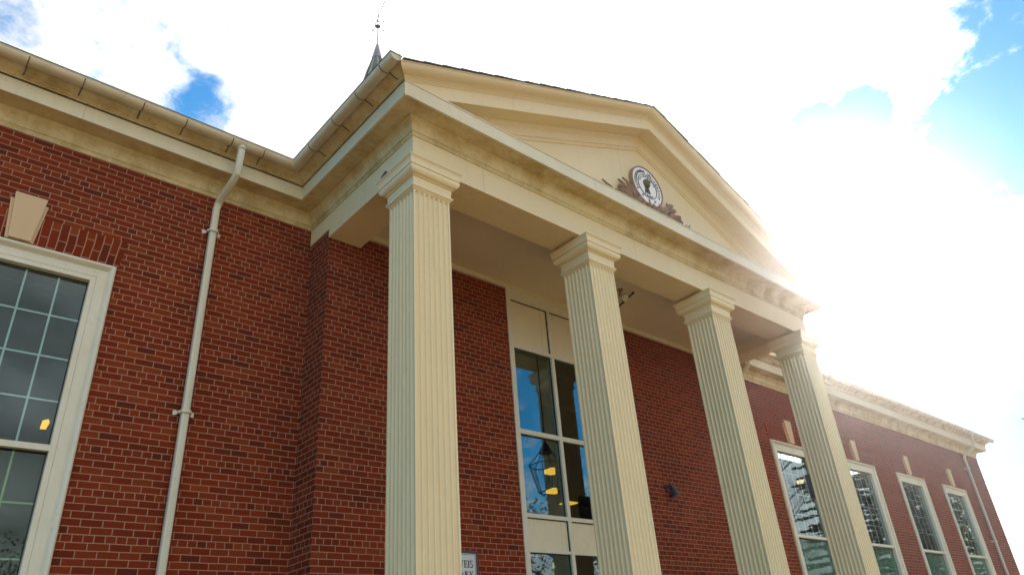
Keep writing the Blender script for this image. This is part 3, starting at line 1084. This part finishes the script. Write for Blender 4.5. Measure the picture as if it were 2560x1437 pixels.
for s in (-1, 1):
    rl = random.Random(11)
    lv = MB()
    A = lambda deg: R(180 - deg) if s < 0 else R(deg)
    X = lambda dx: SX + s * dx
    for (dx, z, deg, L, w) in ((0.42, 6.60, 62, 0.34, 0.045), (0.45, 6.56, 48, 0.36, 0.050), (0.50, 6.52, 36, 0.36, 0.05), (0.40, 6.52, 75, 0.36, 0.05), (0.58, 6.52, 22, 0.28, 0.042), (0.36, 6.46, 88, 0.30, 0.05),
                               (0.30, 6.46, 105, 0.24, 0.045), (0.22, 6.44, 100, 0.20, 0.042), (0.14, 6.43, 95, 0.18, 0.04), (0.06, 6.42, 92, 0.17, 0.036), (0.52, 6.45, 55, 0.28, 0.05), (0.62, 6.46, 45, 0.22, 0.04), (0.44, 6.40, 60, 0.30, 0.06), (0.34, 6.38, 70, 0.25, 0.06),
                               (0.66, 6.56, 30, 0.17, 0.035), (0.46, 6.66, 66, 0.22, 0.035), (0.52, 6.62, 40, 0.26, 0.036)):
        leaf(lv, X(dx), z, A(deg - (20 if dx > 0.38 else 0) + rl.uniform(-12, 12)), L * 0.86 * rl.uniform(0.85, 1.1), w * 0.85, TP - 0.03 - rl.random() * 0.035)
    obj('leaf_spray', lv, M['bronze'], seal, angle=50)
    lw = MB()
    for (dx, z, deg, L, w) in ((0.50, 6.42, 18, 0.34, 0.05), (0.40, 6.40, 30, 0.30, 0.05), (0.55, 6.34, 20, 0.30, 0.06)):
        leaf(lw, X(dx), z, A(deg), L, w, TP - 0.02)
    obj('leaf_spray', lw, M['verdigris'], seal, angle=50)
    lt = MB()
    for (dx, z, deg, L) in ((0.86, 6.42, 42, 0.19), (0.97, 6.42, 52, 0.20), (0.80, 6.36, 30, 0.18)):
        leaf(lt, X(dx), z, A(deg), L, 0.022, TP - 0.012)
    obj('leaf_tip', lt, M['bronze'], seal, angle=50)

# name board by the entrance
SGX1, SGZ1, SGW, SGH = 5.990, 1.440, 0.86, 0.62
sg = thing('name_sign', 'white name sign with plum frame on brick behind the nearest column', 'sign', (SGX1 - SGW / 2, YP - 0.05, SGZ1 - SGH))
obj('frame', MB().frame(SGX1 - SGW, SGX1, SGZ1 - SGH, SGZ1, [(0.0, YP - 0.002), (0.0, YP - 0.052), (0.010, YP - 0.060), (0.028, YP - 0.060), (0.032, YP - 0.045)]), M['purple'], sg)
obj('panel', MB().box(SGX1 - SGW + 0.03, SGX1 - 0.03, YP - 0.047, YP - 0.004, SGZ1 - SGH + 0.03, SGZ1 - 0.03), M['sign'], sg, smooth=False)
ln = MB().frame(SGX1 - SGW + 0.043, SGX1 - 0.043, SGZ1 - SGH + 0.043, SGZ1 - 0.043, [(0.0, YP - 0.047), (0.0, YP - 0.0485), (0.004, YP - 0.0485), (0.004, YP - 0.047)])
sl = MB()
for (body, xr, zb) in (('WEIS', SGX1 - 0.085, 1.243), ('LIBRARY', SGX1 - 0.085, 1.118)):
    sl = MB()  # serifed capitals from strokes
    x = xr
    H = 0.084

    def bar(x0, z0, x1, z1, t):
        dx, dz = x1 - x0, z1 - z0
        L = math.hypot(dx, dz)
        px_, pz_ = -dz / L * t / 2, dx / L * t / 2
        sl.prism_y([(x0 + px_, z0 + pz_), (x1 + px_, z1 + pz_), (x1 - px_, z1 - pz_), (x0 - px_, z0 - pz_)], YP - 0.0490, YP - 0.0465)

    def arc(cx_, cz_, rx, rz_, a0, a1, t0, t1, n=10):
        prev = None
        for k in range(n + 1):
            a = R(a0 + (a1 - a0) * k / n)
            p = (cx_ + rx * math.cos(a), cz_ + rz_ * math.sin(a))
            if prev:
                bar(prev[0], prev[1], p[0], p[1], t0 + (t1 - t0) * math.sin(math.pi * (k - 0.5) / n))
            prev = p
    T, t = 0.015, 0.006
    for ch in reversed(body):
        w = {'I': 0.022, 'E': 0.046, 'S': 0.042, 'W': 0.078, 'L': 0.046, 'B': 0.048, 'R': 0.056, 'A': 0.062, 'Y': 0.060}[ch]
        x0 = x - w
        stem_ = lambda sx: (bar(sx, zb, sx, zb + H, T), bar(sx - 0.013, zb + 0.003, sx + 0.013, zb + 0.003, t), bar(sx - 0.013, zb + H - 0.003, sx + 0.013, zb + H - 0.003, t))
        if ch == 'I':
            stem_(x0 + w / 2)
        elif ch in 'EL':
            stem_(x0 + 0.013)
            bar(x0 + 0.013, zb + 0.003, x0 + w, zb + 0.003, t)
            bar(x0 + w - 0.002, zb, x0 + w, zb + 0.022, t)
            if ch == 'E':
                bar(x0 + 0.013, zb + H - 0.003, x0 + w - 0.004, zb + H - 0.003, t)
                bar(x0 + w - 0.005, zb + H, x0 + w - 0.005, zb + H - 0.02, t)
                bar(x0 + 0.013, zb + H / 2, x0 + w - 0.012, zb + H / 2, t)
                bar(x0 + w - 0.013, zb + H / 2 - 0.01, x0 + w - 0.013, zb + H / 2 + 0.01, t)
        elif ch == 'S':
            c_ = x0 + w / 2
            arc(c_, zb + H * 0.74, 0.016, H * 0.225, 40, 270, 0.006, 0.013)
            arc(c_, zb + H * 0.27, 0.018, H * 0.235, 90, -140, 0.006, 0.013)
            bar(x0 + w - 0.004, zb + H, x0 + w - 0.004, zb + H * 0.76, 0.004)
            bar(x0 + 0.002, zb, x0 + 0.002, zb + H * 0.26, 0.004)
        elif ch in 'BR':
            stem_(x0 + 0.013)
            arc(x0 + 0.016, zb + H * 0.75, 0.024, H * 0.225, 90, -90, 0.006, 0.014)
            if ch == 'B':
                arc(x0 + 0.016, zb + H * 0.27, 0.029, H * 0.235, 90, -90, 0.006, 0.014)
            else:
                bar(x0 + 0.026, zb + H * 0.52, x0 + 0.050, zb + 0.004, T)
                bar(x0 + 0.042, zb + 0.003, x0 + 0.060, zb + 0.003, t)
        elif ch == 'A':
            bar(x0 + 0.008, zb + 0.002, x0 + w / 2, zb + H, t)
            bar(x0 + w / 2 - 0.002, zb + H, x0 + w - 0.010, zb + 0.002, T)
            bar(x0 + 0.018, zb + H * 0.36, x0 + w - 0.02, zb + H * 0.36, t)
            bar(x0 - 0.002, zb + 0.003, x0 + 0.018, zb + 0.003, t)
            bar(x0 + w - 0.022, zb + 0.003, x0 + w + 0.002, zb + 0.003, t)
        elif ch == 'Y':
            bar(x0 + w / 2, zb, x0 + w / 2, zb + H * 0.46, T)
            bar(x0 + 0.010, zb + H - 0.002, x0 + w / 2, zb + H * 0.44, T)
            bar(x0 + w - 0.008, zb + H - 0.002, x0 + w / 2, zb + H * 0.44, t)
            for q in (x0 + 0.010, x0 + w - 0.008, ):
                bar(q - 0.012, zb + H - 0.003, q + 0.012, zb + H - 0.003, t)
            bar(x0 + w / 2 - 0.013, zb + 0.003, x0 + w / 2 + 0.013, zb + 0.003, t)
        elif ch == 'W':
            for (a, b_, th) in ((0.006, 0.024, T), (0.024, 0.038, t), (0.036, 0.054, T), (0.054, 0.070, t)):
                up = (a, b_) in ((0.006, 0.024), (0.036, 0.054))
                bar(x0 + a, zb + (H if up else 0), x0 + b_, zb + (0 if up else H), th)
            for q in (0.006, 0.036, 0.070):
                bar(x0 + q - 0.011, zb + H - 0.003, x0 + q + 0.011, zb + H - 0.003, t)
        x = x0 - 0.013
    obj('lettering', sl, M['ink'], sg, smooth=False)
obj('border_line', ln, M['ink'], sg, smooth=False)

# hanging lantern in the middle of the porch (seen mirrored in the tall window)
LX, LY = 8.254, 6.70
lan = thing('porch_lantern', 'dark tapered lantern hanging in the porch, mirrored in the tall window', 'lantern', (LX, LY, 2.60))
hexa = lambda r, z: [(LX + r * math.cos(R(60 * k + 30)), LY + r * math.sin(R(60 * k + 30)), z) for k in range(6)]
lf = MB()
for k in range(6):
    a, b_, c_ = hexa(0.30, 3.02)[k], hexa(0.17, 2.58)[k], hexa(0.10, 3.24)[k]
    lf.tube([a, b_], 0.008, 6)
    lf.tube([a, c_], 0.008, 6)
    lf.tube([a, hexa(0.30, 3.02)[(k + 1) % 6]], 0.008, 6)
    lf.tube([b_, hexa(0.17, 2.58)[(k + 1) % 6]], 0.010, 6)
obj('frame', lf, M['iron'], lan)
obj('glass_pane', MB().grid([hexa(0.165, 2.585), hexa(0.295, 3.015)], closed=True), M['lantern_glass'], lan, smooth=False)
obj('cap', MB().grid([hexa(0.13, 3.22), hexa(0.10, 3.27), hexa(0.05, 3.36), hexa(0.012, 3.40)], closed=True, cap=True), M['iron'], lan, angle=20)
obj('stem', MB().tube([(LX, LY, 3.38), (LX, LY, 5.556)], 0.012, 8).lathe([(0.07, 5.52), (0.07, 5.556)], (LX, LY, 0), n=16), M['iron'], lan)
obj('candle_tube', MB().tube([(LX, LY, 2.62), (LX, LY, 2.82)], 0.016, 10), M['sign'], lan)

# bell-shaped lamp on the porch wall
wlx, wlz = 10.17, 2.67
wlamp = thing('wall_lamp', 'small black bell shaped lamp on brick between the middle columns', 'wall lamp', (wlx, YP, wlz))
obj('backplate', MB().lathe([(0.045, 0.0), (0.045, 0.015), (0.025, 0.028)], (wlx, YP - 0.002, wlz), (0, -1, 0), 16), M['iron'], wlamp)
obj('arm', MB().tube([(wlx, YP - 0.02, wlz), (wlx + 0.01, YP - 0.06, wlz + 0.02), (wlx + 0.035, YP - 0.085, wlz - 0.02)], 0.018, 8), M['iron'], wlamp)
obj('lamp_shade', MB().lathe([(0.022, 0.03), (0.036, 0.0), (0.050, -0.05), (0.064, -0.09), (0.086, -0.135), (0.090, -0.155), (0.078, -0.150), (0.055, -0.09), (0.03, -0.03)], (wlx + 0.045, YP - 0.10, wlz - 0.015), (-0.30, 0.10, 1), 20), M['iron'], wlamp)

# round lamp head and a thin rod under the porch ceiling
cs = thing('ceiling_spotlight', 'cream round spotlight under the porch ceiling beside the second column', 'spotlight', (8.60, 6.50, 5.556))
obj('housing', MB().lathe([(0.0, 0.0), (0.050, 0.004), (0.066, 0.02), (0.070, 0.07), (0.055, 0.10), (0.0, 0.11)], (8.62, 6.52, 5.44), (-0.25, -0.72, -0.55), 20), M['spout'], cs)
obj('bracket', MB().tube([(8.56, 6.50, 5.556), (8.575, 6.53, 5.49), (8.60, 6.56, 5.46)], 0.018, 8).lathe([(0.045, 0.0), (0.045, 0.02)], (8.56, 6.50, 5.535), n=16), M['bronze'], cs)
tag(obj('conduit_rod', MB().tube([(8.823, 6.45, 5.535), (8.905, 6.68, 5.535), (9.010, 6.975, 5.535)], 0.013, 8).box(8.81, 8.84, 6.43, 6.46, 5.53, 5.558).box(8.995, 9.025, 6.96, 6.99, 5.53, 5.558), M['iron']), 'thin dark rod fixed under the porch ceiling', 'conduit')

# dark boxes on the backs of the two right-hand columns
for (x0, x1, z0, z1, lab) in ((9.690, 9.90, 2.37, 2.80, 'dark plum box mostly hidden behind the second column from the right'), (12.376, 12.72, 2.385, 2.79, 'dark plum box showing beside the rightmost column')):
    bx = MB().box(x0, x1, 5.966, 6.062, z0, z1)
    e = thing('column_box', lab, 'speaker box', ((x0 + x1) / 2, 6.0, z0), 'dark boxes on the column backs')
    obj('casing', bx, M['plum'], e, smooth=False)
    obj('bracket', MB().box((x0 + x1) / 2 - 0.04, (x0 + x1) / 2 + 0.04, 5.930, 5.968, z0 + 0.1, z1 - 0.1), M['iron'], e, smooth=False)

# bird on the first capital
bp = Vector((3.640, 5.945, ZA - 0.012))
bird = MB()
rings = []
for (dy, dz, r) in ((-0.060, 0.020, 0.004), (-0.045, 0.030, 0.016), (-0.02, 0.036, 0.026), (0.010, 0.044, 0.027), (0.028, 0.060, 0.022), (0.040, 0.076, 0.020), (0.052, 0.078, 0.014), (0.060, 0.074, 0.006), (0.072, 0.070, 0.002)):
    rings.append([bp + Vector((r * math.cos(2 * math.pi * k / 10), -dy, dz + r * math.sin(2 * math.pi * k / 10))) for k in range(10)])
bird.grid(rings, closed=True, cap=True)
bird.tube([bp + Vector((-0.01, 0.0, 0.02)), bp + Vector((-0.01, 0.0, -0.014))], 0.003, 5)
bird.tube([bp + Vector((0.01, 0.0, 0.02)), bp + Vector((0.01, 0.0, -0.014))], 0.003, 5)
tag(obj('bird', bird, M['feather'], angle=60), 'small grey bird perched on the capital of the nearest column', 'bird')

# lit ceiling lamps in the rooms behind the windows
LAMPS = [
    ([(11.23, 11.57), (11.24, 11.17), (11.33, 11.15), (11.68, 11.51), (11.61, 11.60)], 4.0, 'upper of the two larger amber ceiling lamps in the tall window'),
    ([(12.66, 13.01), (12.62, 12.56), (12.73, 12.53), (13.08, 12.87), (13.05, 12.98)], 4.0, 'lower of the two larger amber ceiling lamps in the tall window'),
    ([(14.11, 13.47), (14.44, 13.49), (14.41, 13.78), (14.05, 13.80)], 4.0, 'amber ceiling lamp seen in the right pane of the tall window'),
    ([(1.81, 13.10), (1.77, 12.74), (1.83, 12.64), (1.87, 12.75), (1.89, 13.08)], 4.0, 'small amber ceiling lamp in the leftmost wing window'),
    ([(18.24, 9.19), (18.30, 9.02), (18.62, 9.20), (18.55, 9.35)], 4.0, 'amber ceiling lamp in the window partly hidden by the rightmost column'),
]
for (poly, z, lab) in LAMPS:
    cx_ = sum(p[0] for p in poly) / len(poly)
    cy_ = sum(p[1] for p in poly) / len(poly)
    e = thing('ceiling_lamp', lab, 'ceiling lamp', (cx_, cy_, z), 'amber ceiling lamps behind the windows')
    obj('diffuser', MB().grid([[(x, y, z) for x, y in poly], [(x, y, z + 0.03) for x, y in poly]], closed=True, cap=True), M['lamp'], e, smooth=False)
    obj('housing', MB().grid([[(cx_ + (x - cx_) * 1.06, cy_ + (y - cy_) * 1.06, z + 0.031) for x, y in poly], [(cx_ + (x - cx_) * 1.06, cy_ + (y - cy_) * 1.06, z + 0.049) for x, y in poly]], closed=True, cap=True), M['iron'], e, smooth=False)
em_ = thing('emergency_light', 'pale green emergency light box low in the tall window', 'emergency light', (9.26, 9.5, 1.65))
obj('casing', MB().prism_y([(9.14, 1.65), (9.40, 1.65), (9.36, 1.745), (9.16, 1.755)], 9.48, 9.60), M['green_lamp'], em_, smooth=False)
obj('lamp_head', MB().lathe([(0.0, 0.0), (0.03, 0.01), (0.03, 0.05)], (9.21, 9.49, 1.80), (0, -1, 0), 12), M['sign'], em_)
obj('stem', MB().tube([(9.26, 9.55, 1.75), (9.26, 9.55, 4.05)], 0.012, 6), M['iron'], em_)

# ------------------------------------------------------------------ trees


def leaf_quads(mb, c, n, spread, size, rnd, flat=0.6):
    for _ in range(n):
        p = Vector((c[0] + rnd.gauss(0, spread), c[1] + rnd.gauss(0, spread), c[2] + rnd.gauss(0, spread * 0.8)))
        a = Vector((rnd.uniform(-1, 1), rnd.uniform(-1, 1), rnd.uniform(-1, 1))).normalized()
        b_ = a.cross(Vector((rnd.uniform(-1, 1), rnd.uniform(-1, 1), rnd.uniform(-1, 1)))).normalized()
        s = size * rnd.uniform(0.6, 1.3)
        mb.face([p - a * s, p - b_ * s * flat, p + a * s, p + b_ * s * flat])


def broadleaf(x, y, h, rad, mat, label, seed, density=80, leafy=True, group='trees mirrored in the windows'):
    rnd = random.Random(seed)
    t = thing('broadleaf_tree' if leafy else 'bare_tree', label, 'tree', (x, y, GZ), group)
    tr, cr = MB(), MB()
    z0 = GZ
    top = z0 + h
    tr.tube([(x, y, z0 - 0.1), (x + 0.1, y, z0 + h * 0.3), (x - 0.1, y + 0.1, z0 + h * 0.6), (x, y, z0 + h * 0.92)], [0.3, 0.24, 0.15, 0.03] if leafy else [0.2, 0.15, 0.08, 0.015], 8)
    tips = []
    for k in range(16):
        zz = z0 + h * (0.28 + 0.6 * k / 16)
        a = k * 2.4 + rnd.uniform(-0.4, 0.4)
        L = rad * (1.05 - 0.55 * (k / 16)) * rnd.uniform(0.75, 1.1)
        p0 = Vector((x, y, zz))
        p1 = p0 + Vector((math.cos(a) * L * 0.5, math.sin(a) * L * 0.5, L * 0.28))
        p2 = p0 + Vector((math.cos(a) * L, math.sin(a) * L, L * 0.62))
        tr.tube([p0, p1, p2], [0.10, 0.06, 0.02] if leafy else [0.05, 0.03, 0.01], 6)
        tips += [p1.lerp(p2, 0.4), p2]
        for j in range(4 if leafy else 7):
            q0 = p0.lerp(p2, 0.3 + 0.17 * j if leafy else 0.2 + 0.12 * j)
            aa = a + rnd.uniform(-1.2, 1.2)
            l2 = L * rnd.uniform(0.3, 0.55)
            q1 = q0 + Vector((math.cos(aa) * l2, math.sin(aa) * l2, l2 * rnd.uniform(0.3, 0.9)))
            tr.tube([q0, q0.lerp(q1, 0.5) + Vector((0, 0, 0.05)), q1], [0.035, 0.02, 0.008] if leafy else [0.018, 0.011, 0.005], 5)
            tips.append(q1)
            if not leafy:
                for m in range(6):
                    w0 = q0.lerp(q1, 0.2 + 0.15 * m)
                    w1 = w0 + Vector((rnd.uniform(-1, 1), rnd.uniform(-1, 1), rnd.uniform(0.1, 1))) * l2 * 0.5
                    tr.tube([w0, w1], [0.008, 0.003], 4)
    obj('trunk', tr, M['bark'], t)
    if leafy:
        for p in tips:
            leaf_quads(cr, p, density, rad * 0.20, 0.10, rnd)
        obj('crown', cr, mat, t, smooth=False)
    return t


def conifer(x, y, h, rad, label, seed, low=0.12, extra=None, group='trees mirrored in the windows'):
    rnd = random.Random(seed)
    t = thing('conifer_tree', label, 'tree', (x, y, GZ), group)
    tr, cr = MB(), MB()
    tr.tube([(x, y, GZ - 0.1), (x, y, GZ + h * 0.5), (x, y, GZ + h)], [0.28, 0.17, 0.02], 8)
    limbs = []
    n = int(h * 12)
    for k in range(n):
        f = low + (1 - low) * k / n
        a = k * 2.39996 + rnd.uniform(-0.3, 0.3)
        L = rad * (1 - f) ** 0.8 * rnd.uniform(0.7, 1.12) + 0.12
        p0 = Vector((x, y, GZ + h * f))
        limbs.append((p0, p0 + Vector((math.cos(a) * L, math.sin(a) * L, -0.12 * L + 0.1 * L * rnd.random()))))
    for (p0, p2) in (extra or []):
        limbs.append((Vector(p0), Vector(p2)))
    for (p0, p2) in limbs:
        L = (p2 - p0).length
        tr.tube([p0, p2], [0.04, 0.008], 5)
        d = (p2 - p0).normalized()
        s = d.cross(Vector((0, 0, 1))).normalized()
        m = max(4, int(L * 9))
        for j in range(m):
            c = p0.lerp(p2, (j + 0.6) / m)
            for sd in (-1, 1):
                l3 = (0.42 * (1 - 0.6 * j / m) + 0.12) * rnd.uniform(0.8, 1.2)
                e = (d * 0.75 + s * sd * rnd.uniform(0.4, 0.9) + Vector((0, 0, rnd.uniform(-0.35, 0.25)))).normalized()
                w = e.cross(Vector((rnd.uniform(-.3, .3), rnd.uniform(-.3, .3), 1))).normalized() * 0.08
                cr.face([c, c + e * l3 * 0.5 + w, c + e * l3, c + e * l3 * 0.5 - w])
                w2 = e.cross(w).normalized() * 0.07
                cr.face([c, c + e * l3 * 0.5 + w2, c + e * l3, c + e * l3 * 0.5 - w2])
    obj('trunk', tr, M['bark'], t)
    obj('crown', cr, M['needle'], t, smooth=False)
    return t


conifer(46.6, 8.3, 13.5, 2.4, 'dark conifer beyond the right end of the building, one branch tip showing', 3,
        extra=[((46.4, 8.3, 9.0), (43.35, 8.95, 9.75)), ((46.4, 8.3, 8.8), (43.45, 8.95, 9.45)), ((46.4, 8.3, 8.6), (43.7, 8.95, 9.1))], group='conifers')
broadleaf(37.5, -4.6, 14.5, 4.6, M['green'], 'bare branched tree mirrored in the window beside the rightmost column', 21, leafy=False)
conifer(47.0, -4.6, 21.0, 5.0, 'tall dark evergreen mirrored in the second wing window right of the portico', 22)
conifer(46.6, -1.0, 19.0, 4.6, 'dense dark evergreen mirrored in the third wing window right of the portico', 23)
broadleaf(49.0, 1.8, 11.0, 3.6, M['autumn'], 'yellow green tree mirrored in the rightmost wing window', 24, density=110)
broadleaf(28.0, -12.5, 10.0, 3.4, M['green'], 'green leafy tree mirrored in the right pane of the tall window', 25, density=30)
broadleaf(4.4, -34.0, 9.0, 5.0, M['green'], 'dark green tree mirrored low in the leftmost window', 26)

# ------------------------------------------------------------------ added glare haze
hz = MB().box(-420, 420, -420, 420, GZ - 1.0, 22.0)  # added air volume: its forward scatter imitates the lens glare around the sun
hm = bpy.data.materials.new('glare_haze')
hm.use_nodes = True
hm.node_tree.nodes.clear()
ho = N(hm.node_tree, 'ShaderNodeOutputMaterial')
hv = N(hm.node_tree, 'ShaderNodeVolumePrincipled', inp={'Color': (1.0, 0.99, 0.98, 1), 'Density': GLARE_HAZE, 'Anisotropy': 0.94})
hm.node_tree.links.new(hv.outputs[0], ho.inputs['Volume'])
tag(obj('glare_haze', hz, hm, smooth=False), kind='stuff')
